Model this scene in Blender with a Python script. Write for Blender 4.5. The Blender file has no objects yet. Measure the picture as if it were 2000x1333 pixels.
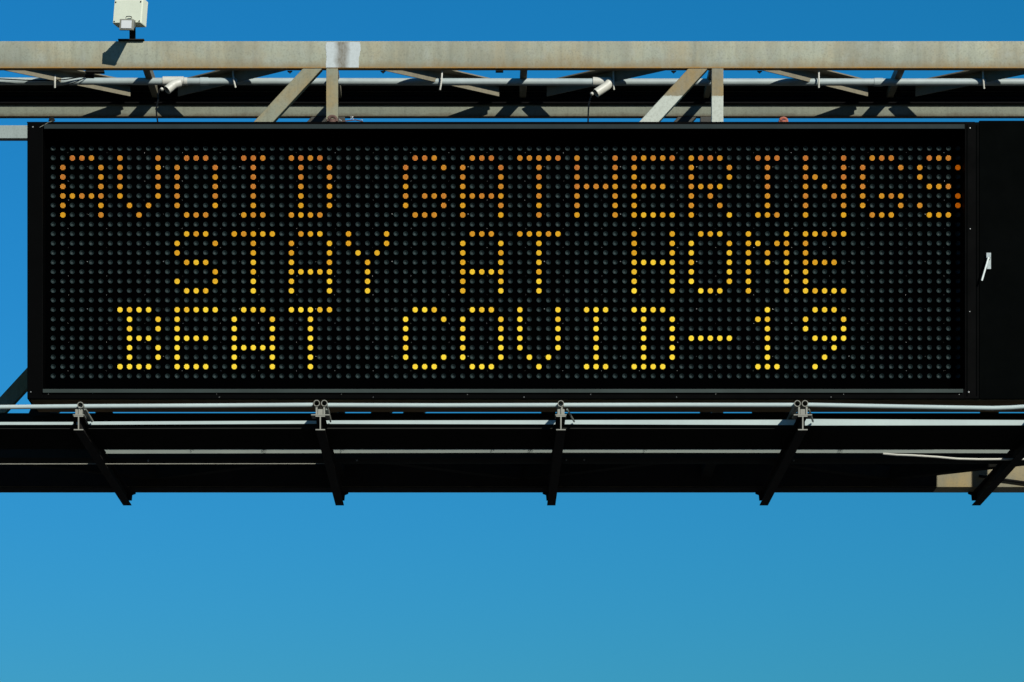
import bpy, bmesh, math, random
from mathutils import Vector, Matrix
R = math.radians
rnd = random.Random(7)
C = bpy.context.scene.collection
sc = bpy.context.scene

# ------------------------------------------------------------------ camera
F = 6761.0                       # focal length in photo pixels
VX, VY = 939.0, 2055.0           # where lines running away from the camera meet
CAMZ, CAMY = 1.6, -24.0          # road-side viewpoint, 24 m before the sign
cam = bpy.data.cameras.new('camera'); camo = bpy.data.objects.new('camera', cam); C.objects.link(camo)
camo.location = (0, CAMY, CAMZ); camo.rotation_euler = (R(90), 0, 0)
cam.sensor_width = 36; cam.lens = F/2000*36
cam.shift_x = (1000-VX)/2000; cam.shift_y = (VY-666.5)/2000
cam.clip_start = 0.5; cam.clip_end = 5000
sc.camera = camo

# ------------------------------------------------------------------ sun and sky
AZ, EL = R(29.5), R(28.3)
w = bpy.data.worlds.new('World'); sc.world = w; w.use_nodes = True
nt = w.node_tree; nt.nodes.clear()
sky = nt.nodes.new('ShaderNodeTexSky'); sky.sky_type = 'NISHITA'; sky.sun_disc = False
sky.sun_elevation = EL; sky.sun_rotation = math.pi-AZ
sky.altitude = 0; sky.air_density = 1.8; sky.dust_density = 0.0; sky.ozone_density = 10.0
# the photograph's polarised, evenly deep sky: one curve per colour channel on the whole sky
spx = nt.nodes.new('ShaderNodeSeparateColor'); cbx = nt.nodes.new('ShaderNodeCombineColor')
nt.links.new(sky.outputs[0], spx.inputs[0])
for i, (a_, p_) in enumerate(((.0576, 1.65), (.630, .95), (.358, 1.5))):
    pw = nt.nodes.new('ShaderNodeMath'); pw.operation = 'POWER'; pw.inputs[1].default_value = p_
    ml = nt.nodes.new('ShaderNodeMath'); ml.operation = 'MULTIPLY'; ml.inputs[1].default_value = a_
    nt.links.new(spx.outputs[i], pw.inputs[0]); nt.links.new(pw.outputs[0], ml.inputs[0]); nt.links.new(ml.outputs[0], cbx.inputs[i])
bg = nt.nodes.new('ShaderNodeBackground'); bg.inputs[1].default_value = 0.076
wo = nt.nodes.new('ShaderNodeOutputWorld')
nt.links.new(cbx.outputs[0], bg.inputs[0]); nt.links.new(bg.outputs[0], wo.inputs[0])
sl = bpy.data.lights.new('sun', 'SUN'); sl.energy = 5.0; sl.angle = R(0.5); sl.color = (1, 0.97, 0.88)
so = bpy.data.objects.new('sun', sl); C.objects.link(so)
sv = Vector((math.sin(AZ)*math.cos(EL), -math.cos(AZ)*math.cos(EL), math.sin(EL)))
so.rotation_euler = sv.to_track_quat('Z', 'Y').to_euler(); so.location = sv*60
sc.view_settings.view_transform = 'Standard'; sc.view_settings.look = 'None'
sc.view_settings.exposure = 0.4      # x1.32; K below keeps surfaces level with it; sc.view_settings.gamma = 1.0

# ------------------------------------------------------------------ helpers
def P(x, y, D):
    "photo position x, y of a point that lies D metres before the camera -> world point"
    return Vector(((x-VX)*D/F, D+CAMY, CAMZ+(VY-y)*D/F))
def M(px, D): return px*D/F

def thing(name, loc, label, cat, group=None):
    o = bpy.data.objects.new(name, None); C.objects.link(o); o.location = loc
    o.empty_display_size = .2
    o['label'] = label; o['category'] = cat
    if group: o['group'] = group
    return o
def tag(o, label, cat, group=None):
    o['label'] = label; o['category'] = cat
    if group: o['group'] = group
    return o
def obj(name, bm, mat, parent=None, label=None, kind=None, smooth=False):
    bmesh.ops.recalc_face_normals(bm, faces=bm.faces[:])
    me = bpy.data.meshes.new(name); bm.to_mesh(me); bm.free()
    for m in (mat if isinstance(mat, (list, tuple)) else [mat]): me.materials.append(m)
    if smooth:
        for p in me.polygons: p.use_smooth = True
        try: me.set_sharp_from_angle(angle=R(35))
        except Exception: pass
    o = bpy.data.objects.new(name, me); C.objects.link(o)
    if parent:
        o.parent = parent
        off = Vector(parent.location); p = parent.parent
        while p: off += Vector(p.location); p = p.parent
        o.location = -off
    if label: o['label'] = label
    if kind: o['kind'] = kind
    return o
def sub(name, bm, mat, part, **k):
    "a sub-part: its part already sits at minus the thing's place"
    o = obj(name, bm, mat, None, **k); o.parent = part
    return o
def B(): return bmesh.new()

def hexa(bm, pts, bev=0.0, mi=0):
    "box from 8 corners: 0-3 the near face, 4-7 the far face"
    v = [bm.verts.new(p) for p in pts]
    fs = [bm.faces.new([v[i] for i in q]) for q in ((0,1,2,3),(7,6,5,4),(0,4,5,1),(1,5,6,2),(2,6,7,3),(3,7,4,0))]
    for f in fs: f.material_index = mi
    if bev > 0:
        es = list({e for f in fs for e in f.edges})
        bmesh.ops.bevel(bm, geom=es, offset=bev, segments=2, affect='EDGES', profile=.6)
    return v
def box(bm, x0, x1, y0, y1, z0, z1, bev=0.0, mi=0):
    hexa(bm, [(x0,y0,z0),(x1,y0,z0),(x1,y0,z1),(x0,y0,z1),(x0,y1,z0),(x1,y1,z0),(x1,y1,z1),(x0,y1,z1)], bev, mi)
def pbox(bm, px0, px1, py0, py1, D, th, bev=0.0, mi=0):
    a = P(px0, py1, D); b = P(px1, py0, D)
    box(bm, a.x, b.x, a.y, a.y+th, a.z, b.z, bev, mi)
def poly(bm, pts, D, th, mi=0, bev=0.0):
    "polygon of photo points at distance D, made th thick"
    n = len(pts); a = [bm.verts.new(P(x, y, D)) for x, y in pts]
    b = [bm.verts.new(v.co+Vector((0, th, 0))) for v in a]
    fs = [bm.faces.new(a), bm.faces.new(b[::-1])]
    for i in range(n): fs.append(bm.faces.new((a[i], b[i], b[(i+1)%n], a[(i+1)%n])))
    for f in fs: f.material_index = mi
    if bev > 0:
        bmesh.ops.bevel(bm, geom=list({e for f in fs for e in f.edges}), offset=bev, segments=1, affect='EDGES')
def bar(bm, p, q, w_, h, up=(0,0,1), bev=0.004, n=1):
    "rectangular bar from p to q, w_ across, h along up"
    p, q = Vector(p), Vector(q); d = (q-p).normalized(); s = d.cross(Vector(up)).normalized(); u = s.cross(d).normalized()
    s = s*w_/2; u = u*h/2
    hexa(bm, [p-s-u, p+s-u, p+s+u, p-s+u, q-s-u, q+s-u, q+s+u, q-s+u], bev)
def tube(bm, pts, r, n=14, hollow=False, caps=True):
    pts = [Vector(p) for p in pts]; rings = []
    for i, p in enumerate(pts):
        t = (pts[min(i+1, len(pts)-1)]-pts[max(i-1, 0)]).normalized()
        a = Vector((0,0,1)) if abs(t.z) < .9 else Vector((1,0,0))
        s = t.cross(a).normalized(); u = s.cross(t).normalized()
        rings.append([bm.verts.new(p+(s*math.cos(k*2*math.pi/n)+u*math.sin(k*2*math.pi/n))*r) for k in range(n)])
    for A, Bq in zip(rings, rings[1:]):
        for k in range(n): bm.faces.new((A[k], A[(k+1)%n], Bq[(k+1)%n], Bq[k]))
    if hollow:
        for ring, nxt, pt in ((rings[0], pts[1], pts[0]), (rings[-1], pts[-2], pts[-1])):
            d = (nxt-pt).normalized()*min(.12, (nxt-pt).length*.9)
            i1 = [bm.verts.new(pt+(v.co-pt)*.8) for v in ring]
            i2 = [bm.verts.new(v.co+d) for v in i1]
            for k in range(n):
                bm.faces.new((ring[k], ring[(k+1)%n], i1[(k+1)%n], i1[k]))
                bm.faces.new((i1[k], i1[(k+1)%n], i2[(k+1)%n], i2[k]))
            bm.faces.new(i2)
    elif caps:
        bm.faces.new(rings[0][::-1]); bm.faces.new(rings[-1])
def torus(bm, c, r, t, axis='Y', a0=0, a1=2*math.pi, n=20):
    pts = []
    full = abs(a1-a0-2*math.pi) < 1e-4
    for i in range(n+1):
        a = a0+(a1-a0)*i/n
        d = {'Y': (math.cos(a), 0, math.sin(a)), 'X': (0, math.cos(a), math.sin(a)), 'Z': (math.cos(a), math.sin(a), 0)}[axis]
        pts.append(Vector(c)+Vector(d)*r)
    tube(bm, pts, t, 8, caps=not full)
def dome(bm, c, r, n=8, depth=None, d=(0,-1,0)):
    "small rounded bolt or screw head on a face"
    d = Vector(d); a = Vector((0,0,1)) if abs(d.z) < .9 else Vector((1,0,0))
    s = d.cross(a).normalized(); u = s.cross(d).normalized(); depth = depth or r*.6
    rows = []
    for rr, h in ((1, 0), (.85, .6), (.45, .92)):
        rows.append([bm.verts.new(Vector(c)+(s*math.cos(k*2*math.pi/n)+u*math.sin(k*2*math.pi/n))*r*rr+d*depth*h) for k in range(n)])
    t = bm.verts.new(Vector(c)+d*depth)
    for A, Bq in zip(rows, rows[1:]):
        for k in range(n): bm.faces.new((A[k], A[(k+1)%n], Bq[(k+1)%n], Bq[k]))
    for k in range(n): bm.faces.new((rows[-1][k], rows[-1][(k+1)%n], t))
    bm.faces.new(rows[0][::-1])

# ------------------------------------------------------------------ materials
K = .76
def kk(c, k=1.0): return tuple(v*K*k for v in c)
def newmat(name):
    m = bpy.data.materials.new(name); m.use_nodes = True; n = m.node_tree
    b = n.nodes['Principled BSDF']; return m, n, b
def N(nt, t, **k):
    n = nt.nodes.new(t)
    for a, v in k.items(): setattr(n, a, v)
    return n
def mapped(nt, scale):
    g = N(nt, 'ShaderNodeNewGeometry'); mp = N(nt, 'ShaderNodeMapping'); mp.inputs['Scale'].default_value = scale
    nt.links.new(g.outputs['Position'], mp.inputs[0]); return mp.outputs[0]
def noise(nt, scale, detail=4, rough=.6, mapscale=(1,1,1)):
    x = N(nt, 'ShaderNodeTexNoise'); x.inputs['Scale'].default_value = scale; x.inputs['Detail'].default_value = detail
    x.inputs['Roughness'].default_value = rough; nt.links.new(mapped(nt, mapscale), x.inputs['Vector']); return x.outputs['Fac']
def rng(nt, src, a, b, c=0, d=1):
    m = N(nt, 'ShaderNodeMapRange'); m.inputs[1].default_value = a; m.inputs[2].default_value = b
    m.inputs[3].default_value = c; m.inputs[4].default_value = d; nt.links.new(src, m.inputs[0]); return m.outputs[0]
def math2(nt, op, a, b):
    m = N(nt, 'ShaderNodeMath', operation=op)
    for i, v in enumerate((a, b)):
        if isinstance(v, (int, float)): m.inputs[i].default_value = v
        else: nt.links.new(v, m.inputs[i])
    return m.outputs[0]
def mix(nt, f, a, b):
    m = N(nt, 'ShaderNodeMix', data_type='RGBA')
    if isinstance(f, (int, float)): m.inputs[0].default_value = f
    else: nt.links.new(f, m.inputs[0])
    for i, v in ((6, a), (7, b)):
        if isinstance(v, tuple): m.inputs[i].default_value = (*v, 1)
        else: nt.links.new(v, m.inputs[i])
    return m.outputs[2]
def posz(nt):
    g = N(nt, 'ShaderNodeNewGeometry'); s = N(nt, 'ShaderNodeSeparateXYZ'); nt.links.new(g.outputs['Position'], s.inputs[0]); return s.outputs
def steel(name, c1, c2, dark, rough=.55, metal=.0, rust=None, rustcol=(.36,.24,.12), speck=.5, paint=None, tan=None, blotch=False, spec=.12, rustline=(.34,.175,.035)):
    "weathered galvanised steel; rust=(z_bottom, height) gives a rusty lower edge; paint=(z, colour) fresh paint below z; tan=(colour, amount)"
    c1, c2, dark, rustcol = kk(c1), kk(c2), kk(dark), kk(rustcol)
    if paint: paint = (paint[0], kk(paint[1]))
    if tan: tan = (kk(tan[0]), tan[1])
    m, n, b = newmat(name)
    big = rng(n, noise(n, 1.6, 5, .6, (1, 1, 1.5)), .35, .68)
    col = mix(n, big, c1, c2)
    if tan:
        tf = rng(n, noise(n, 3.2, 5, .65, (1, 1, .8)), .42, .62, 0, tan[1]); col = mix(n, tf, col, tan[0])
    if blotch:
        bl = rng(n, noise(n, 3.2, 4, .6, (1, 1, .18)), .46, .60, 0, .55); col = mix(n, bl, col, tuple(v*.72 for v in c2))
        b2 = rng(n, noise(n, 9, 5, .7, (1, 1, .6)), .50, .66, 0, .5); col = mix(n, b2, col, kk((.30,.315,.27)))
    st = rng(n, noise(n, 22, 4, .6, (1, 1, .10)), .48, .78, 0, .42); col = mix(n, st, col, dark)
    sp = rng(n, noise(n, 75, 3, .7, (1, 1, 1)), .5, .72, 0, speck); col = mix(n, sp, col, dark)
    xyz = posz(n)
    if rust:
        z0, h = rust
        wob = rng(n, noise(n, 3.0, 5, .7, (1, 1, .25)), .3, .75, .25, 1.7)
        hh = math2(n, 'MULTIPLY', wob, h)
        f = math2(n, 'DIVIDE', math2(n, 'SUBTRACT', xyz[2], z0), hh)
        f = rng(n, f, 0.12, 1.0, .75, 0)
        f = math2(n, 'MULTIPLY', f, rng(n, noise(n, 30, 3, .7, (1,1,.4)), .3, .6, .55, 1))
        col = mix(n, f, col, rustcol)
        e = rng(n, math2(n, 'DIVIDE', math2(n, 'SUBTRACT', xyz[2], z0), h*.16), .3, 1.2, .95, 0)
        e = math2(n, 'MULTIPLY', e, rng(n, noise(n, 14, 4, .7), .38, .6, .3, 1))
        col = mix(n, e, col, kk(rustline))
    if paint:
        z0, pc = paint
        zz = math2(n, 'ADD', xyz[2], rng(n, noise(n, 40, 3, .6), .3, .7, -.008, .008))
        f = rng(n, zz, z0-.004, z0+.004, 1, 0)
        pcn = mix(n, rng(n, noise(n, 60, 4, .7), .45, .75, 0, .55), pc, (.17,.175,.145))
        col = mix(n, f, col, pcn)
    n.links.new(col, b.inputs['Base Color'])
    b.inputs['Metallic'].default_value = metal; b.inputs['Specular IOR Level'].default_value = spec
    n.links.new(rng(n, noise(n, 40, 3), .3, .7, rough-.08, rough+.12), b.inputs['Roughness'])
    bp = N(n, 'ShaderNodeBump'); bp.inputs['Strength'].default_value = .25; bp.inputs['Distance'].default_value = .003
    n.links.new(noise(n, 70, 4, .7), bp.inputs['Height']); n.links.new(bp.outputs[0], b.inputs['Normal'])
    return m
def plain(name, col, rough=.5, metal=0, var=.25, sc_=12, spec=.5):
    col = kk(col)
    m, n, b = newmat(name)
    f = rng(n, noise(n, sc_, 5, .65), .35, .7, 0, var)
    n.links.new(mix(n, f, col, tuple(c*.45 for c in col)), b.inputs['Base Color'])
    n.links.new(rng(n, noise(n, sc_*2.3, 4), .3, .7, rough-.06, rough+.1), b.inputs['Roughness'])
    b.inputs['Metallic'].default_value = metal; b.inputs['Specular IOR Level'].default_value = spec
    return m

# distances from the camera of the planes everything hangs on
DB = 23.85                       # front of the sign cabinet
DS = 24.00                       # pixel panel, set back in the cabinet
DCR = 24.33                      # back of the cabinet
DT = 24.55                       # front truss
DR = DT/.951                     # rear truss
DW = 22.91                       # near ends of the walkway brackets
zt0, zt1 = P(0, 133.7, DT).z, P(0, 80.5, DT).z      # top chord
zb0, zb1 = P(0, 895, DT).z, P(0, 807, DT).z         # bottom chord

m_chord = steel('galvanised_chord', (.335,.345,.255), (.27,.29,.235), (.14,.145,.11), rust=(zt0, .075), rustcol=(.22,.155,.07), speck=.5, tan=((.30,.25,.15), .6), blotch=True)
m_bar = steel('galvanised_bar', (.245,.245,.175), (.20,.21,.155), (.11,.11,.075), speck=.45, tan=((.27,.20,.09), .85))
m_barp = steel('galvanised_bar_repainted', (.22,.21,.155), (.185,.18,.135), (.11,.10,.065), speck=.4, tan=((.26,.18,.07), .85), paint=(P(0,187,DT).z, (.43,.46,.40)))
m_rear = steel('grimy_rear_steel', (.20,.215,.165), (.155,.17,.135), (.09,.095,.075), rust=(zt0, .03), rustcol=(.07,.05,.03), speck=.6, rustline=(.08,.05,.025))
m_rear2 = steel('dark_rear_bar', (.055,.055,.05), (.045,.045,.04), (.03,.03,.025), speck=.6)  # rear bars, far darker than the rear chord
m_brace = steel('brace_steel', (.21,.19,.135), (.17,.155,.11), (.09,.085,.065), speck=.4)
m_low = steel('lower_chord_steel', (.22,.215,.155), (.20,.175,.11), (.15,.14,.10), speck=.5, tan=((.33,.24,.10), .6))
m_dark = plain('near_black_steel', (.02,.02,.018), .85, 0, .4, 12, .02)
m_cond = plain('grey_conduit', (.34,.40,.39), .45, 0, .3, 9)
m_fit = plain('cast_conduit_fitting', (.50,.50,.44), .5, 0, .2, 20)
m_zinc = plain('zinc_paint', (.62,.66,.66), .55, 0, .35, 40)
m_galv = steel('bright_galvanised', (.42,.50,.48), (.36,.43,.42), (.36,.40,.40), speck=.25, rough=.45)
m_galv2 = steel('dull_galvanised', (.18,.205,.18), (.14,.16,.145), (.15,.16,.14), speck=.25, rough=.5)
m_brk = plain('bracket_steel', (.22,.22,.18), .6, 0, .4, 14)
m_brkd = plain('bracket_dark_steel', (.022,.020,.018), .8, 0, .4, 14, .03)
m_black = plain('black_cabinet_paint', (.0006,.0007,.0007), .6, 0, .5, 3, .02)
m_door = plain('black_door_paint', (.0006,.0011,.0010), .6, 0, .5, 2, .008)
m_panel = plain('matt_black_panel', (.0004,.0005,.0006), .8, 0, .5, 9, .0)
m_strip = plain('charcoal_trim', (.017,.026,.027), .6, 0, .35, 4, .08)
m_strip2 = plain('charcoal_sill', (.036,.050,.046), .6, 0, .6, 2, .1)
m_under = plain('cabinet_underside', (.30,.21,.12), .8, 0, .4, 6, .1)
m_lens = plain('unlit_lens', (.017,.030,.031), .5, 0, .7, 35, .12)
m_screw = plain('steel_screw', (.32,.32,.30), .3, .6, .1, 30)
m_white = plain('white_box_paint', (.66,.70,.56), .5, 0, .12, 25)
m_glass = plain('frosted_lamp_glass', (.60,.62,.62), .3, 0, .1, 20)
m_frame = plain('grey_lamp_frame', (.20,.20,.16), .5)
m_rust = plain('rusty_eye_bolt', (.10,.05,.035), .8, 0, .5, 60)
m_rustr = plain('red_rusted_eye_bolt', (.34,.09,.05), .75, 0, .4, 60)
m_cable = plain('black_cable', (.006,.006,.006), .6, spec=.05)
m_scrap = plain('white_scrap', (.8,.8,.78), .6, 0, .1)
m_handle = plain('chrome_handle', (.30,.34,.33), .35, .3, .1)

# ------------------------------------------------------------------ ground under the gantry
def ground():
    m, n, b = newmat('dry_verge')
    n.links.new(mix(n, rng(n, noise(n, .4, 6), .35, .65), (.035,.032,.022), (.026,.029,.016)), b.inputs['Base Color']); b.inputs['Roughness'].default_value = .95
    bm = B(); v = [bm.verts.new(p) for p in ((-1500,-1500,0),(1500,-1500,0),(1500,1500,0),(-1500,1500,0))]; bm.faces.new(v)
    o = obj('ground', bm, m); o['kind'] = 'structure'
    m2, n2, b2 = newmat('asphalt')
    n2.links.new(mix(n2, rng(n2, noise(n2, 6, 8, .8), .3, .7), (.05,.05,.05), (.035,.035,.036)), b2.inputs['Base Color']); b2.inputs['Roughness'].default_value = .9
    bm = B(); v = [bm.verts.new(p) for p in ((-11.5,-400,.004),(11.5,-400,.004),(11.5,800,.004),(-11.5,800,.004))]; bm.faces.new(v)
    o = obj('road', bm, m2); o['kind'] = 'structure'
    mp = plain('lane_paint', (.7,.7,.66), .7); bm = B()
    for x in (-3.7, 0, 3.7):
        for k in range(-8, 14):
            y = k*14.6; v = [bm.verts.new(p) for p in ((x-.05,y,.008),(x+.05,y,.008),(x+.05,y+3.7,.008),(x-.05,y+3.7,.008))]; bm.faces.new(v)
    for x in (-7.4, 7.4):
        v = [bm.verts.new(p) for p in ((x-.06,-400,.008),(x+.06,-400,.008),(x+.06,800,.008),(x-.06,800,.008))]; bm.faces.new(v)
    o = obj('lane_markings', bm, mp); o['kind'] = 'structure'
ground()

# ------------------------------------------------------------------ gantry truss
XL, XR = -12.2, 12.4
g = thing('sign_gantry', (0, DT+CAMY+.6, 0), 'weathered galvanised steel box truss gantry spanning behind the black message sign', 'gantry')
yT, yR = DT+CAMY, DR+CAMY
TH = M(4.8, DT)*24.55/24.55*(F/1919)    # shallow underside of the top chord
TH = 4.8/1919*DT
bm = B(); box(bm, XL, XR, yT, yT+TH, zt0, zt1, .006); top = obj('front_top_chord', bm, m_chord, g, label='pale rust-edged top beam lit by the sun', smooth=True)
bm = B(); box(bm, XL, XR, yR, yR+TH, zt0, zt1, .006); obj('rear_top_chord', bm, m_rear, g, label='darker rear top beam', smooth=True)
bm = B(); box(bm, XL, XR, yT, yT+.26, zb0, zb1, .006); obj('front_bottom_chord', bm, m_dark, g, smooth=True)  # near-black colour puts this chord's shade into the steel
bm = B(); box(bm, XL, XR, yR, yR+.26, zb0, zb1, .006); obj('rear_bottom_chord', bm, m_low, g, label='tan rear bottom beam, a sunlit piece showing at lower right', smooth=True)
bm = B(); box(bm, XL, P(1829,0,DR).x, yR-.012, yR-.002, zb0+.004, zb1); box(bm, XL, P(1829,0,DR).x, yR-.012, yR+.2, zb0-.006, zb0-.002); obj('rear_shade_sheet', bm, m_brkd, g)  # black sheet added to stand in for shade on the rear bottom chord
pan = M(753, DT)
xv = [M(648.5-VX, DT)+pan*k for k in range(-4, 5)]
zmid = (zt0+zt1)/2
def fbar(bm, pts, D, th): poly(bm, pts, D, th, 0, .003)
for k, x in enumerate(xv):
    if not XL < x < XR: continue
    hw = M(11.4, DT); pm = m_barp if k == 5 else m_bar
    bm = B(); box(bm, x-hw, x+hw, yT+.003, yT+.075, zb1, zt0, .003)
    obj('vertical_bar', bm, pm, g, label='upright truss bar, fresh pale paint on its lower half' if k == 5 else None)
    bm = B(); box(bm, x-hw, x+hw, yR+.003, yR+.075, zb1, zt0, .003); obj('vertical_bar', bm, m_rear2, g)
    px = VX+x/DT*F
    for D, mm in ((DT, pm), (DR, m_rear2)):
        z2y = lambda z: VY-(z-CAMZ)*F/D
        s = DT/D
        cx = VX+(px-VX)*s; y0 = z2y(zt0); y1 = z2y(zb1); yr = z2y(P(0,236,DT).z)
        f = lambda y: cx-132*s-(y-yr)/1.085
        h = 19*s
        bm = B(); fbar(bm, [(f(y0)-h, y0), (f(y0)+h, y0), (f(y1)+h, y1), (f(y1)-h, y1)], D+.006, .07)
        obj('diagonal_bar', bm, mm, g, label='slanting truss bar, repainted pale below' if (k == 5 and D == DT) else None)
# bracing lying flat between the two top chords
zbr = P(0, 86.6, DT).z
xm = [x+pan/2 for x in xv[:-1]]
def brace(bm, a, b_, w_, h):
    bar(bm, a, b_, w_, h, (0,0,1), .003)
def angle_iron(bm, a, b_, w_, h):
    "angle section: flat leg on top, upright leg hanging at the far side"
    a, b_ = Vector(a), Vector(b_); d = (b_-a).normalized(); n_ = Vector((0,0,1)).cross(d).normalized()
    if n_.y > 0: n_ = -n_
    bar(bm, a, b_, w_, .009, (0,0,1), 0)
    o_ = -n_*(w_/2-.005)+Vector((0,0,-h/2-.0045)); bar(bm, a+o_, b_+o_, .009, h, (0,0,1), 0)
for i, x in enumerate(xm):
    if not XL < x < XR: continue
    for xf in (xv[i], xv[i+1]):
        sg = 1 if xf > x else -1
        bm = B(); angle_iron(bm, (x+sg*.15, yR-.182, zbr+.020), (xf-sg*.05, yT+TH+.05, zbr+.014), .10, .078); obj('flat_brace', bm, m_brace, g)
    bm = B(); brace(bm, (x, yR, zbr-.004), (x, yT+TH, zbr-.004), .050, .072); obj('cross_strut', bm, m_brace, g)
for x in xv:
    if XL < x < XR:
        bm = B(); brace(bm, (x, yR, zbr-.02), (x, yT+TH, zbr-.02), .04, .05); obj('cross_strut', bm, m_brace, g)
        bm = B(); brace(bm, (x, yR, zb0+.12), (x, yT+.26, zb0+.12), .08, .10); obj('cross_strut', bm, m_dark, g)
for i, x in enumerate(xm):
    if XL < x < XR:
        for xf in (xv[i], xv[i+1]):
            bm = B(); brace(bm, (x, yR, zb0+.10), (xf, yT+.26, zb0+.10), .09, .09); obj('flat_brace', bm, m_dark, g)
# feet under the sign that break the thin line of sky
for q in ([(60,798),(98,798),(98,812),(54,812)], [(185,798),(216,798),(224,812),(187,812)], [(728,798),(764,798),(757,812),(722,812)], [(791,798),(830,798),(823,812),(785,812)],
          [(1057,798),(1085,798),(1085,812),(1057,812)], [(1468,798),(1530,798),(1536,812),(1470,812)], [(1916,798),(1951,798),(1951,812),(1914,812)]):
    bm = B(); poly(bm, q, DCR+.15, .03); obj('mounting_foot', bm, m_dark, g)
# overhanging ledge added above the rear top chord to shade its face
zty = P(0, 167, DR-.17).z
bm = B(); box(bm, XL, XR, yR-.172, yR-.002, zty, zty+.012, .002); box(bm, XL, XR, yR-.172, yR-.166, zty+.012, zty+.03)
obj('shade_ledge', bm, m_dark, g)
for k in range(3):  # black tubes added to deepen the shade on the chord's upper face
    bm = B(); z = P(0, 184.4+7.9*k, DR-.02).z; tube(bm, [(XL, yR-.018, z), (0, yR-.018, z), (XR, yR-.018, z)], .0155, 10); obj('shade_tube', bm, m_cable, g, label='black tube added to darken the shaded rear top beam')
# sign hanging rails behind the cabinet
bm = B(); pbox(bm, -420, 2300, 245, 270.5, DCR+.07, .075, .004)
obj('hanging_rail', bm, steel('rail_steel', (.27,.32,.30), (.23,.27,.25), (.14,.16,.14), speck=.5), g, label='pale rail carrying the sign, showing at its left end')
bm = B(); pbox(bm, 90, 2120, 690, 715, DCR+.07, .075, .004); obj('hanging_rail', bm, m_low, g)
# zinc repair patch with wavy edges on the top chord
def patch(px0, px1, wav, y0, y1):
    bm = B(); n = 26; A = []; Bq = []
    for i in range(n+1):
        t = i/n; y = y0+(y1-y0)*t
        A.append(P(px0+wav[0]*math.sin(t*9+px0)+rnd.uniform(-.7,.7)+(wav[1]*t if px0 > 660 else 0), y, DT-.0015)); Bq.append(P(px1+wav[2]*math.sin(t*7+px1)+rnd.uniform(-.7,.7)-wav[3]*t*t, y, DT-.0015))
    va = [bm.verts.new(p) for p in A]; vb = [bm.verts.new(p) for p in Bq]
    for i in range(n): bm.faces.new((va[i], vb[i], vb[i+1], va[i+1]))
    ex = bmesh.ops.extrude_face_region(bm, geom=bm.faces[:]); 
    bmesh.ops.translate(bm, verts=[e for e in ex['geom'] if isinstance(e, bmesh.types.BMVert)], vec=(0, .001, 0))
    return bm
def zinc_mat():
    m, n, b = newmat('zinc_repair_paint')
    x = posz(n)[0]; xc = P(668, 0, DT).x
    d = math2(n, 'ABSOLUTE', math2(n, 'SUBTRACT', x, xc), 0)
    d = math2(n, 'ADD', d, rng(n, noise(n, 14, 4, .6), .3, .7, -.010, .010))
    f = rng(n, d, .022, .060, .95, 0)
    f = math2(n, 'MULTIPLY', f, rng(n, noise(n, 50, 4, .7, (1,1,.5)), .3, .7, .6, 1.1))
    c = mix(n, rng(n, noise(n, 60, 4, .7), .4, .7, 0, .5), (.31,.345,.345), (.22,.24,.235))
    c = mix(n, f, c, (.085,.075,.05)); n.links.new(c, b.inputs['Base Color']); b.inputs['Roughness'].default_value = .6
    return m
zm = zinc_mat()
pt = patch(637, 703.5, (.8, 0, 1.2, 3), 82.5, 132.2); sub('repair_patch', pt, zm, top, label='whitish zinc paint patch on the top beam')
# little bolts and lugs hanging under the top chord
for px in (566, 748, 1316, 1484):
    bm = B(); poly(bm, [(px-5, 138.6), (px+5, 138.6), (px, 143)], DT+.03, .02); sub('bolt', bm, m_dark, top)
bm = B(); pbox(bm, 167, 203, 137.6, 141, DT+.02, .05); sub('clamp', bm, m_dark, top)
bm = B(); pbox(bm, 166, 183, 139, 150.5, DT+.3, .04); obj('pipe_hanger', bm, m_dark, g)
bm = B(); pbox(bm, 968, 983, 137.9, 139.6, DT+.02, .04); sub('clamp', bm, m_dark, top)
# far columns that carry the gantry, outside the frame
for x in (XL-.15, XR+.15):
    bm = B(); box(bm, x-.2, x+.2, yT+.4, yT+.8, 0, zt1, .01); box(bm, x-.4, x+.4, yT+.2, yT+1.0, 0, .05); obj('column', bm, m_bar, g)
    bm = B(); box(bm, x-.15, x+.15, yT-.02, yR+.28, zb0, zb1, .01); box(bm, x-.16, x+.16, yT-.01, yR+.1, zb1, zt1, .01); obj('end_frame', bm, m_bar, g)

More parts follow.
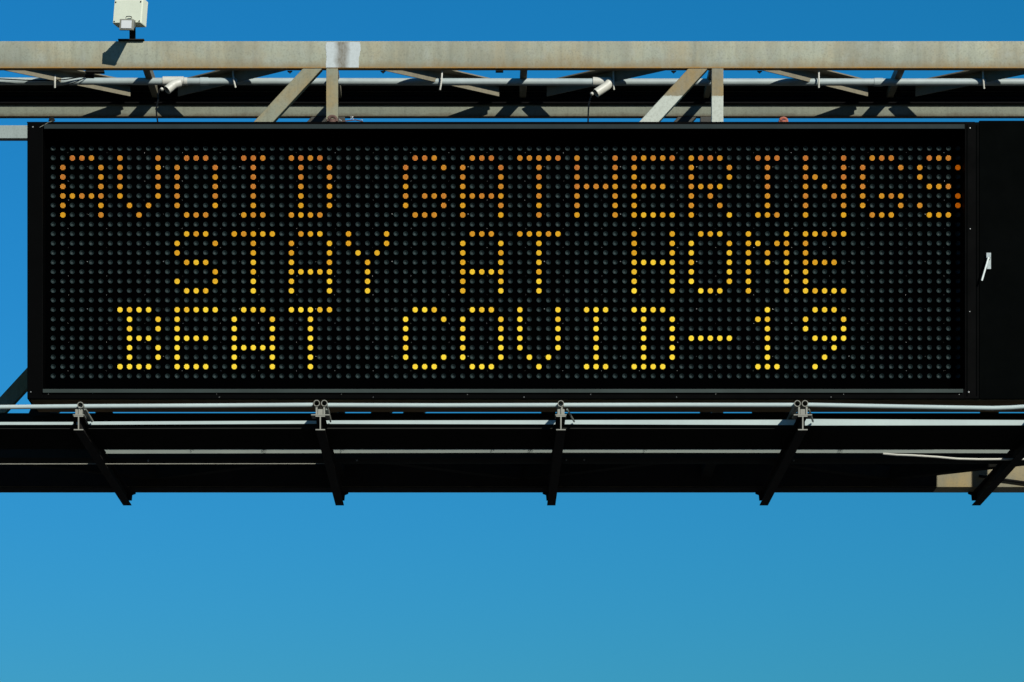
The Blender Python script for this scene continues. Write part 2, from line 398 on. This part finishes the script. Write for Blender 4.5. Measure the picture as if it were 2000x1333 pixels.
# ------------------------------------------------------------------ conduit with its fittings
DP = 25.30
cd = thing('conduit_pipe', P(1000, 160, DP), 'pale grey conduit pipe running under the top beam in front of the dark rear beam', 'conduit')
rp = M(6.9, DP)
def py(px): return 158.9+1.9*(px/1200 if px < 1200 else 1)
bm = B(); tube(bm, [P(px, py(px), DP) for px in (-900, 0, 300, 600, 900, 1200, 1600, 2000, 2900)], rp, 20); obj('pipe', bm, m_cond, cd, smooth=True)
for a, b_ in ((391, 407), (1707, 1724), (1180-820, 1182-816)):
    bm = B(); tube(bm, [P(a, py(a), DP), P(b_, py(b_), DP)], rp*1.14, 20); obj('coupling', bm, m_fit if a < 380 else m_cond, cd, smooth=True)
def fitting(px, flip):
    # cast elbow body on the pipe with an angled outlet pointing down to the left
    a0, a1 = (px, px+41) if not flip else (px, px+36)
    bm = B(); tube(bm, [P(a0, py(px)-.6, DP), P(a1, py(px)-.6, DP)], rp*1.28, 20)
    el = obj('elbow_fitting', bm, m_fit, cd, smooth=True)
    if not flip: q = [(px+34, 162), (px+22, 165), (px+8, 176.5)]
    else: q = [(px+34, 160), (px+28, 168), (px+6, 182.5)]
    bm = B(); tube(bm, [P(q[0][0], q[0][1], DP-.03), P(q[1][0], q[1][1], DP-.045), P(q[2][0], q[2][1], DP-.07)], M(8.6, DP), 18, hollow=True)
    sub('outlet', bm, m_fit, el, smooth=True)
    return q[-1]
fitting(318, False); fitting(1158, True)
for px, (h0, h1), bow in ((108, (139, 172), 0), (456, (139, 171.5), 5), (864, (139, 176), -4), (1199, (139, 176), 1), (1600, (139, 172), 0), (1921, (139, 174), 2)):
    bm = B(); pts = [P(px+bow*(t**2)-.8, h0+(h1-h0)*t, DP-.045-.01*math.sin(t*3)) for t in [i/8 for i in range(9)]]
    tube(bm, pts, M(1.8, DP), 8); obj('hanger_strap', bm, m_fit, cd, smooth=True)
# cables dropping from the two outlets into the cabinet top
for (pts, nm) in ((((312,175),(308,185),(309,195),(305,212),(306,226),(308.5,241)), 'thin black cable dropping from the left pipe elbow to the sign top'),
                  (((1155,184),(1154,190),(1150,203),(1149,220),(1148.5,241)), 'thin black cable dropping from the right pipe elbow to the sign top')):
    bm = B(); n = len(pts); tube(bm, [P(x, y, DP-.06-(DP-.06-24.2)*i/(n-1)) for i, (x, y) in enumerate(pts)], .0055, 8)
    c = obj('power_cable', bm, m_cable, None, smooth=True); tag(c, nm, 'cable', 'cables dropping from the conduit')
for x, y in ((316, 175), (1156, 184)):
    bm = B(); dome(bm, P(x, y, DP-.09), .014, 8, .02); c = sub('cable_gland', bm, m_fit, [o for o in cd.children if o.name.startswith('elbow')][0 if x < 500 else 1])
# dark loose wire looping over the left end of the pipe
bm = B(); tube(bm, [P(x, y, DP-.05) for x, y in ((-60,150),(0,154.5),(50,157),(95,157.6),(130,155.5),(160,150),(172,146))], .0042, 7)
tag(obj('loose_wire', bm, m_cable, smooth=True), 'thin dark wire sagging across the left end of the grey pipe', 'wire')

# ------------------------------------------------------------------ message sign
zs = lambda y, D: P(0, y, D).z
XSL, XSR = P(53, 0, DB).x, P(2142, 0, DB).x
sg = thing('message_sign', ((XSL+XSR)/2, DB+CAMY+.2, zs(780, DB)), 'large black electronic sign board with amber dot letters about gatherings', 'electronic sign')
yb, ys, yc = DB+CAMY, DS+CAMY, DCR+CAMY
zT, zB = zs(238.5, DB), zs(779, DB)
wl, wr = P(83.5, 0, DB).x, P(1884.5, 0, DB).x
wt, wb = zs(253, DB), zs(759.5, DB)
def cabinet():
    bm = B()
    # outer shell as bevelled slabs round the window, butted together
    xs = P(1912, 0, DB).x
    box(bm, XSL, wl, yb+.004, yc, zB, zT, .004)
    box(bm, wr, xs, yb+.004, yc, zB, zT, .003)
    box(bm, wl, wr, yb+.004, yc, wt+.0005, zT, .002)
    box(bm, wl, wr, yb+.004, yc, zB, wb-.0005, .002)
    box(bm, wl, wr, ys+.012, yc, wb, wt)
    c = obj('cabinet', bm, m_black, sg)
    bm = B(); box(bm, xs+.003, XSR, yb+.010, yc, zB-.001, zT+.012, .004)
    d = obj('side_door', bm, m_door, sg, label='plain black door panel at the right end')
    return c, d
cab, door = cabinet()
bm = B(); box(bm, wl+.001, wr-.001, ys, ys+.010, wb+.001, wt-.001); face = obj('pixel_panel', bm, m_panel, sg)
bm = B(); pbox(bm, 86, 1884, 243, 251.8, DB-.010, .013, .002); obj('top_trim', bm, m_strip, sg, label='charcoal strip above the lit window')
bm = B(); pbox(bm, 83.5, 1881, 760.2, 767.5, DB-.010, .013, .002); obj('bottom_trim', bm, m_strip2, sg, label='charcoal strip below the lit window')
bm = B(); box(bm, XSL+.02, XSR-.02, yb+.03, yc-.01, zB-.006, zB-.002); obj('underside_plate', bm, m_under, sg)
# a thin lip along the top edge with grime, and door frame seams
bm = B(); box(bm, XSL-.004, P(1905,0,DB).x, yb+.02, yc+.01, zT+.001, zT+.006); obj('roof_lip', bm, m_black, sg)
bm = B()
for px in (1889.5, 1908):
    a = P(px, 0, DB).x; box(bm, a-.003, a+.003, yb-.001, yb+.002, zB+.02, zT-.02)
obj('door_seam', bm, m_door, sg)
for i, (px, pyy, r) in enumerate(((64,248.5,1.9),(60,766,1.5),(1894.5,250.5,1.9),(1894.8,447.5,1.5),(1894,609,1.5),(1892,766.5,2.2),(78,249,1.1),
        (94.5,769.8,.9),(181,769.3,.8),(423,769.8,.9),(666.6,770.4,.9),(913,770.8,.9),(1153.6,771,.9),(1398,770.2,.9),(1647.6,770.6,.9),(1873.5,770.8,1.1),
        (1023.5,776,1.2),(1321.5,776,1.2),(1623,776,1.0),(729,776,.9),(428,776,.9))):
    bm = B(); dome(bm, P(px, pyy, DB)+Vector((0, .003, 0)), M(r, DB), 8, M(r, DB)*.8); obj('screw', bm, m_screw, sg)
# door handle
bm = B(); pbox(bm, 1926.5, 1935.5, 494, 504, DB-.012, .02, .002); pbox(bm, 1927.5, 1935.5, 504, 526, DB-.006, .014, .002)
hd = obj('door_handle', bm, m_handle, door); hd.parent = door; hd.location = (0,0,0)
bm = B(); bar(bm, P(1931, 503, DB-.03), P(1917.5, 549, DB-.045), M(3.6, DB), .008, (0,-1,0), .002); dome(bm, P(1931, 506, DB-.02), M(3.2, DB), 10, .012)
sub('lever', bm, m_handle, hd)

# --- the 96 x 25 pixel field
X0, Y0, PX, PY = 104.35, 291.0, 18.593, 18.515
def pix(c, r): return P(X0+PX*c, Y0+PY*r, DS)
GL = {
 'A': '.###.|#...#|#...#|#...#|#####|#...#|#...#', 'V': '#...#|#...#|#...#|#...#|#...#|.#.#.|..#..',
 'O': '.###.|#...#|#...#|#...#|#...#|#...#|.###.', 'I': '.###.|..#..|..#..|..#..|..#..|..#..|.###.',
 'D': '####.|.#..#|.#..#|.#..#|.#..#|.#..#|####.', 'G': '.###.|#...#|#....|#....|#.###|#...#|.###.',
 'T': '#####|..#..|..#..|..#..|..#..|..#..|..#..', 'H': '#...#|#...#|#...#|#####|#...#|#...#|#...#',
 'E': '#####|#....|#....|####.|#....|#....|#####', 'R': '####.|#...#|#...#|####.|#.#..|#..#.|#...#',
 'N': '#...#|#...#|##..#|#.#.#|#..##|#...#|#...#', 'S': '.###.|#...#|#....|.###.|....#|#...#|.###.',
 'Y': '#...#|#...#|.#.#.|..#..|..#..|..#..|..#..', 'M': '#...#|##.##|#.#.#|#.#.#|#...#|#...#|#...#',
 'B': '####.|.#..#|.#..#|.###.|.#..#|.#..#|####.', 'C': '.###.|#...#|#....|#....|#....|#...#|.###.',
 '-': '.....|.....|.....|#####|.....|.....|.....', '1': '..#..|.##..|..#..|..#..|..#..|..#..|.###.',
 '9': '.###.|#...#|#...#|.####|...#.|..#..|.#...',
 'e': '#####|#....|#....|####.|#....|#....|####.', 'h': '#...#|#...#|#...#|#####|#...#|#...#|#...#'}
LINES = ((1, 'AVOID GATHERINGS'), (9, '  STAY AT HOME  '), (17, ' BEAT COVID-19  '))
LINES = ((1, {1:'A',7:'V',13:'O',19:'I',25:'D',37:'G',43:'A',49:'T',55:'H',61:'E',67:'R',73:'I',79:'N',85:'G',91:'S'}),
         (9, {13:'S',19:'T',25:'A',31:'Y',43:'A',49:'T',61:'H',67:'O',73:'M',79:'E'}),
         (17, {7:'B',13:'e',19:'A',25:'T',37:'C',43:'O',49:'V',55:'I',61:'D',67:'-',73:'1',79:'9'}))
def led_mat():
    m, n, b = newmat('amber_diodes')
    at = N(n, 'ShaderNodeAttribute', attribute_name='glow')
    em = N(n, 'ShaderNodeEmission'); n.links.new(at.outputs['Color'], em.inputs[0]); em.inputs[1].default_value = .78
    out = n.nodes['Material Output']; n.nodes.remove(b); n.links.new(em.outputs[0], out.inputs[0]); return m
m_led = led_mat()
def lerp(a, b_, t): return tuple(x+(y-x)*t for x, y in zip(a, b_))
def glow(c, r):
    t = min(1, max(0, (r-1)/21)); v = min(1, max(0, t*1.0+.08+rnd.uniform(-.17,.17)+(.12 if 60 < c < 72 else 0)))
    A, Bc, Cc = (.95,.34,.07), (1.0,.50,.03), (1.0,.80,.075)
    hi = lerp(A, Bc, v*2) if v < .5 else lerp(Bc, Cc, v*2-1)
    lo = lerp((.10,.016,.001), (1.0,.58,.02), min(1, v*v*.8+v*.2))
    if c == 95: hi = (.60,.15,.004); lo = (.16,.02,0)  # last column: shade of the window's right lip put into the glow
    return hi, lo
lit = set()
lamp = [(i*.0073, j*.0073) for i in (-2,-1,0,1,2) for j in (-2,-1,0,1,2) if abs(i)+abs(j) < 4]
def letter(ch, c0, r0):
    bm = B(); cl = bm.loops.layers.float_color.new('glow')
    on = {(i, j) for j, row in enumerate(GL[ch].split('|')) for i, s_ in enumerate(row) if s_ == '#'}
    for i, j in sorted(on):                       # flat black bars added to join a character's lit lamps into one mesh
        for di, dj in ((1,0),(0,1),(1,1),(-1,1)):
            if (i+di, j+dj) in on and not (di and dj and ((i+di, j) in on or (i, j+dj) in on)):
                a, b_ = pix(c0+i, r0+j)+Vector((0,-.0018,0)), pix(c0+i+di, r0+j+dj)+Vector((0,-.0018,0)); bar(bm, a, b_, .002, .0016, (0,-1,0), 0)
    for f in bm.faces:
        for l in f.loops: l[cl] = (0, 0, 0, 1)
    for j, row in enumerate(GL[ch].split('|')):
        for i, s in enumerate(row):
            if s != '#': continue
            c, r = c0+i, r0+j; lit.add((c, r)); p = pix(c, r); hi, lo = glow(c, r)
            # backing disc of the lamp cluster
            q = [bm.verts.new(p+Vector((math.cos(k*math.pi/7)*.0178, -.0035, math.sin(k*math.pi/7)*.0178))) for k in range(14)]
            q2 = [bm.verts.new(v.co+Vector((0,.003,0))) for v in q]
            fs = [bm.faces.new(q)]+[bm.faces.new((q[k], q2[k], q2[(k+1)%14], q[(k+1)%14])) for k in range(14)]
            for f in fs:
                for l in f.loops: l[cl] = (*lo, 1)
            hr = .0026+.0005*min(1, (r-1)/21)
            for dx, dz in lamp:
                cen = p+Vector((dx, -.0085, dz)); k_ = rnd.uniform(.8, 1.1); hh = tuple(min(1.1, x*k_) for x in hi)
                q = [bm.verts.new(cen+Vector((math.cos(k*math.pi/3)*hr, 0, math.sin(k*math.pi/3)*hr))) for k in range(6)]
                q2 = [bm.verts.new(v.co+Vector((0,.005,0))) for v in q]
                fs = [bm.faces.new(q)]+[bm.faces.new((q[k], q2[k], q2[(k+1)%6], q[(k+1)%6])) for k in range(6)]
                for f in fs:
                    for l in f.loops: l[cl] = (*hh, 1)
    CH = {'e': 'letter E', '-': 'dash', '1': 'digit 1', '9': 'digit 9'}.get(ch, 'letter '+ch)
    ln = {1: 'top', 9: 'middle', 17: 'bottom'}[r0]
    obj('lit_character', bm, m_led, sg, label='amber %s in the %s line of text' % (CH, ln))
for r0, d in LINES:
    for c0, ch in d.items(): letter(ch, c0, r0)
# unlit cups: shallow bowls that catch the sun on their lower left
bm = B()
n = 12
for c in range(96):
    for r in range(25):
        if (c, r) in lit: continue
        p = pix(c, r); jit = rnd.uniform(.0, .004)
        prof = ((.0168, 0), (.0166, -.0125), (.0150, -.0115), (.0098, -.0040+jit*.2), (.0045, -.0012))
        rows = [[bm.verts.new(p+Vector((math.cos(k*2*math.pi/n)*rr, yy, math.sin(k*2*math.pi/n)*rr))) for k in range(n)] for rr, yy in prof]
        for A, Bq in zip(rows, rows[1:]):
            for k in range(n): bm.faces.new((A[k], Bq[k], Bq[(k+1)%n], A[(k+1)%n]))
        bm.faces.new(rows[-1])
obj('unlit_pixels', bm, m_lens, sg, label='dark grey unlit dots filling the panel', kind='stuff', smooth=True)
bm = B()
for r in (.42,3.42,5.42,8.42,10.42,13.42,15.42,18.42,20.42,23.42):
    for k in range(24): dome(bm, pix(1.56+4*k+rnd.uniform(-.05,.05), r), rnd.choice((.0016,.0020,.0026)), 6, .002)
for r in (1.9,6.9,11.9,16.9,21.9):
    for k in range(12): dome(bm, pix(3.56+8*k, r), rnd.choice((.002,.0028,.004)), 6, .003)
obj('panel_screws', bm, m_screw, sg, kind='stuff')

# small things on the sign roof
def eye(px, pyy, r, mt, lab, arc=(0, math.pi)):
    bm = B(); torus(bm, P(px, pyy, DB+.12), M(r, DB), M(r, DB)*.42, 'Y', -.2, math.pi+.2, 16); tube(bm, [P(px, pyy, DB+.12)+Vector((0,0,-.02)), P(px, pyy, DB+.12)+Vector((0,0,.006))], M(r*.95, DB), 12)
    o = obj('lifting_eye', bm, mt, None, smooth=True); tag(o, lab, 'eye bolt', 'lifting eyes on the sign roof')
eye(649, 236, 8.2, m_rust, 'brown rusty lifting eye on the sign roof at the foot of the left upright bar')
eye(1530, 238, 7.0, m_rustr, 'red rusted lifting eye on the sign roof, right part, alone in the sky gap')
eye(101, 236, 4.6, m_dark, 'small dark lifting eye on the top left corner of the sign')
bm = B(); tube(bm, [P(101, 237, DB+.02), P(92, 241, DB), P(78, 249, DB-.004)], .0018, 6); tag(obj('tie_wire', bm, m_brk), 'thin wire from the dark lifting eye to the corner screw', 'wire')
def scrap(px, pyy, s, lab):
    bm = B()
    for k in range(7):
        c = P(px+rnd.uniform(-1,1)*s, pyy+rnd.uniform(-.9,.6)*s, DB+.10+rnd.uniform(0,.03)); e = M(s*.55, DB)
        v = [bm.verts.new(c+Vector((rnd.uniform(-e,e), rnd.uniform(-e,e), rnd.uniform(-e,e)))) for _ in range(4)]
        for q in ((0,1,2),(0,2,3),(0,3,1),(1,3,2)): bm.faces.new([v[i] for i in q])
    tag(obj('white_scrap', bm, m_scrap), lab, 'litter', 'white scraps on the sign roof')
scrap(664, 236, 2.8, 'small white scrap beside the brown lifting eye'); scrap(685, 232, 4.2, 'tallest white scrap on the sign roof, middle of three'); scrap(705, 235.5, 2.6, 'smallest white scrap, rightmost of three on the roof')
bm = B(); tube(bm, [P(668,238,DB+.12), P(680,236,DB+.12), P(694,234.6,DB+.12), P(709,238,DB+.12)], .004, 6); tag(obj('twig', bm, m_rust), 'dark twig lying under the white scraps', 'twig')

# ------------------------------------------------------------------ walkway under the sign
wk = thing('maintenance_walkway', (0, DW+CAMY+1.5, P(0, 813, DW).z), 'dark steel maintenance walkway on five brackets below the message sign', 'walkway')
zbt = P(0, 812.5, DW).z           # top of the brackets
hB = M(28, DW); DE = DW/.8787
fronts = [154-471.6, 153.5, 625.6, 1095.6, 1568, 2040, 2511]
def ibeam(px, pair):
    x = P(px, 0, DW).x; y0, y1 = DW+CAMY, DE+CAMY; fw = M(9.3, DW)
    bm = B()
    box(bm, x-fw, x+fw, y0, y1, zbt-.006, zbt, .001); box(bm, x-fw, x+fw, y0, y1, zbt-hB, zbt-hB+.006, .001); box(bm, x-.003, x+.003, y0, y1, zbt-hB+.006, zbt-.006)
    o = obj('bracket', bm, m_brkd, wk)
    bm = B(); yy = y0-.003      # cut front end, paler than the beam
    box(bm, x-fw, x+fw, yy, yy+.002, zbt-.007, zbt+.001); box(bm, x-fw, x+fw, yy, yy+.002, zbt-hB-.001, zbt-hB+.006); box(bm, x-.0042, x+.0042, yy, yy+.002, zbt-hB+.006, zbt-.007)
    sub('cut_end', bm, m_brk, o)
    pw = M(18 if pair else 11, DW)
    bm = B(); box(bm, x-pw, x+pw, y0-.004, y0+.12, zbt+.002, zbt+.009, .001)
    hb = M(5 if pair else 7, DW); box(bm, x-hb, x+hb, y0+.005, y0+.06, zbt+.009, zbt+.045, .003)
    for s in ((-1, 1) if pair else (.2,)):
        box(bm, x+s*M(7.4, DW)-.006, x+s*M(7.4, DW)+.006, y0-.002, y0+.03, zbt+.009, zbt+.060, .002)
    sub('pipe_saddle', bm, m_brk, o)
    bm = B(); bar(bm, P(px+12, 800, DW+.05), P(px+(26 if not pair else 20), 824, DW+.30), .010, .010, (0,-1,0), .001)
    if not pair and px < 900: bar(bm, P(px+9, 812, DW+.05), P(px+18, 829, DW+.25), .012, .006, (0,-1,0), .001)
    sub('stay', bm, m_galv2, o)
    # clamp under the rear chord on the inner side
    sd = 1 if px < VX else -1
    xe = VX+(px-VX)*DW/26.03; bm = B(); poly(bm, [(xe,961),(xe+sd*17,961),(xe+sd*17,964.5),(xe+sd*10.5,967),(xe+sd*9.5,977.5),(xe,977.5)], 26.03, .02)
    sub('clamp', bm, m_brkd, o)
for i, px in enumerate(fronts): ibeam(px, i % 2 == 0)
# front edge angles, slightly uneven lengths
DA = 23.23
for k, (xa, ta, ba, xb, tb, bb) in enumerate(((-330,825,830.5,143,824.5,830), (150,824,830.2,618,822,828), (630,821.6,828.2,1088,821.2,829.2), (1100,820.8,829,1562,820.2,830.6), (1572,818.8,831.4,2030,821,831), (2040,821,831,2500,822,830))):
    bm = B(); poly(bm, [(xa,ta),(xb,tb),(xb,bb),(xa,ba)], DA, .006); o = obj('edge_angle', bm, m_galv, wk)
# deck of bearing bars
zdk = P(0, 829.5, DA).z
bm = B(); a, b_ = P(-420, 0, DA).x, P(2520, 0, DA).x
box(bm, a, b_, DA+CAMY+.007, 24.10+CAMY, zdk-.002, zdk+.004)
for k in range(18): yy = DA+CAMY+.03+k*.046; box(bm, a, b_, yy, yy+.006, zdk-.024, zdk-.002)
obj('deck', bm, m_dark, wk)
# thin flange edge below the stringer
bm = B(); poly(bm, [(-420,906),(640,905.4),(640,906.6),(-420,907.6)], 24.33, .004); obj('flange_edge', bm, m_brk, wk)
# second stringer under the cabinet
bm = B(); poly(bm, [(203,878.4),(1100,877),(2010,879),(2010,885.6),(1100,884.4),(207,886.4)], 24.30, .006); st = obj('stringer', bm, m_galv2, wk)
bm = B(); a = P(203,0,24.3).x; b_ = P(2010,0,24.3).x; box(bm, a, b_, 24.307+CAMY, 24.34+CAMY, P(0,886,24.3).z-.0, P(0,886,24.3).z+.005); sub('flange', bm, m_dark, st)
for px, n_ in ((376,1),(515,2),(669,1),(963,1),(1036,2),(1261,1),(1641,2)):
    for q in range(n_):
        bm = B(); torus(bm, P(px+q*3, 880, 24.29), M(3.4, 24.3), .0014, 'Y', .3, 4.2+q, 12); sub('cable_tie', bm, m_cable, st)
# pale drooping conduit by the fifth bracket
bm = B(); tube(bm, [P(x, y, D) for x, y, D in ((1725,886.6,24.285),(1752,888.9,24.262),(1780,889.8,24.25),(1830,893,24.24),(1870,896.6,24.24),(1915,897.6,24.24),(1970,897.4,24.24),(2060,897,24.24))], .0078, 10)
tag(obj('flexible_conduit', bm, m_fit, smooth=True), 'pale thin conduit drooping under the stringer at the right bracket', 'conduit')
for px, pyy in ((289.5,898),(697,897),(1106,896),(1141,896.2),(1550,897.4)):
    bm = B(); dome(bm, P(px, pyy, DT+.05)+Vector((0,0,0)), .008, 8, .02, (0,-.6,-.8)); obj('bolt', bm, m_screw, wk)

# ------------------------------------------------------------------ folded handrail lying on the bracket ends
def rail_section(pts, posts, lab):
    x = P(pts[0][0], 0, DW)
    t = thing('handrail', P(pts[0][0], 795, DW+.03), lab, 'handrail', 'folded handrail sections')
    bm = B(); tube(bm, [P(a, b_, DW+.06) for a, b_ in pts], M(4.3, DW+.06), 14); obj('rail_pipe', bm, m_galv, t, smooth=True)
    for px, pyy in posts:
        p = P(px, pyy, DW-.01)
        bm = B(); tube(bm, [p, p+Vector((0, .30, 0)), p+Vector((0, .95, -.004))], M(6.3, DW), 18, hollow=True); obj('post', bm, m_brk, t, smooth=True)
rail_section([(-330,793),(-100,796),(0,795.6),(150,794.2),(400,792.8),(611,791.4)], [(-310,790),(157,791.5),(618.5,787.8)], 'leftmost pale folded handrail pipe, ending at the second bracket')
rail_section([(636,791.8),(860,792.4),(1094,791.8),(1330,791.4),(1550,791.6)], [(633.5,787.8),(1095.4,788.6),(1557.6,788.4)], 'straight pale folded handrail pipe in the middle, between second and fourth brackets')
rail_section([(1576,791.2),(1700,793.6),(1850,796.4),(1940,797.6),(1975,796.6),(2005,794.6),(2060,793),(2480,792)], [(1572.4,788.4),(2041,789),(2500,789)], 'rightmost pale folded handrail pipe, bent near its right end')

# ------------------------------------------------------------------ lamp box on the top chord
lb = thing('junction_box', P(257, 80, DT+.03), 'white junction box on a short post standing on the top beam', 'junction box')
bm = B(); a, b_ = P(231, 0, DT).x, P(282, 0, DT).x; box(bm, a, b_, yT-.025, yT+TH+.06, zt1+.001, zt1+.009, .001); obj('base_plate', bm, m_dark, lb)
bm = B(); a, b_ = P(252.5, 0, DT).x, P(262.5, 0, DT).x; box(bm, a, b_, yT+.005, yT+.055, zt1+.013, P(0, 30, DT).z, .002); box(bm, b_, b_+.006, yT+.0, yT+.03, zt1+.02, P(0,44,DT).z); obj('post', bm, m_brkd, lb)  # post near-black: the floodlight's shadow is put into its colour
rot = Matrix.Rotation(R(-17), 4, 'Z') @ Matrix.Rotation(R(4), 4, 'Y') @ Matrix.Rotation(R(-2), 4, 'X')
def rotated(bm, c):
    bmesh.ops.transform(bm, matrix=Matrix.Translation(c) @ rot @ Matrix.Translation(-c), verts=bm.verts[:])
DC = DT-.09                       # front of the box, just forward of the beam
cb = P(250, 21.5, DC); yF = DC+CAMY
hw, hh = M(30, DC), M(25.0, DC)
bm = B(); box(bm, cb.x-hw, cb.x+hw, yF, yF+.095, cb.z-hh, cb.z+hh, .006); rotated(bm, cb); bx = obj('box_body', bm, m_white, lb)
bm = B(); box(bm, cb.x-hw*.97, cb.x+hw*.97, yF-.008, yF-.001, cb.z-hh*.96, cb.z+hh*.80, .002); rotated(bm, cb); cv = obj('cover', bm, m_white, lb)
for sx in (-1, 1):
    for sz in (-.86, .66):
        bm = B(); dome(bm, Vector((cb.x+sx*hw*.88, yF-.008, cb.z+sz*hh)), .006, 8, .004); rotated(bm, cb); sub('screw', bm, m_dark, cv)
DL = DT-.275
fl = thing('floodlight', P(247, 58, DL), 'small square floodlight sticking out below the front of the white junction box', 'floodlight')
c = P(247, 48, DL); fw, fh = M(14, DL), M(10.5, DL)
rot2 = Matrix.Rotation(R(-8), 4, 'Z') @ Matrix.Rotation(R(3), 4, 'Y')
def rotf(bm): bmesh.ops.transform(bm, matrix=Matrix.Translation(c) @ rot2 @ Matrix.Translation(-c), verts=bm.verts[:]); return bm
bm = B(); box(bm, c.x-fw, c.x+fw, c.y, c.y+.022, c.z-fh, c.z+fh, .003)
q = P(252, 46, DT-.10); a, b_, f1 = M(5.5, DT), M(6, DT), .9
hexa(bm, [(c.x-fw*f1,c.y+.022,c.z-fh*f1),(c.x+fw*f1,c.y+.022,c.z-fh*f1),(c.x+fw*f1,c.y+.022,c.z+fh*f1),(c.x-fw*f1,c.y+.022,c.z+fh*f1),
          (q.x-a,q.y,q.z-b_),(q.x+a,q.y,q.z-b_),(q.x+a,q.y,q.z+b_),(q.x-a,q.y,q.z+b_)])
obj('housing', rotf(bm), m_frame, fl)
bm = B(); box(bm, c.x-fw*.74, c.x+fw*.74, c.y-.005, c.y-.001, c.z-fh*.76, c.z+fh*.72, .001); obj('glass', rotf(bm), m_glass, fl)
bm = B(); tube(bm, [P(x, y, DC-.03) for x, y in ((245.5,36.5),(246.5,33),(252,32.2),(256.5,33),(257.5,36.5))], .003, 6); obj('bail', bm, m_dark, fl)

bm = B(); tube(bm, [P(x, y, DP-.05) for x, y in ((172,146),(164,153),(150,160),(132,166),(110,169))], .0035, 7)
tag(obj('loose_wire', bm, m_cable, smooth=True), 'short dark wire curling down across the pipe from the hanger', 'wire')

bm = B(); tube(bm, [P(x, y, DR-.02) for x, y in ((1912,930),(1960,937),(2010,944),(2080,953),(2200,955))], .010, 8)
tag(obj('feeder_cable', bm, m_cable, smooth=True), 'black cable crossing the tan sunlit beam at the lower right edge', 'cable')
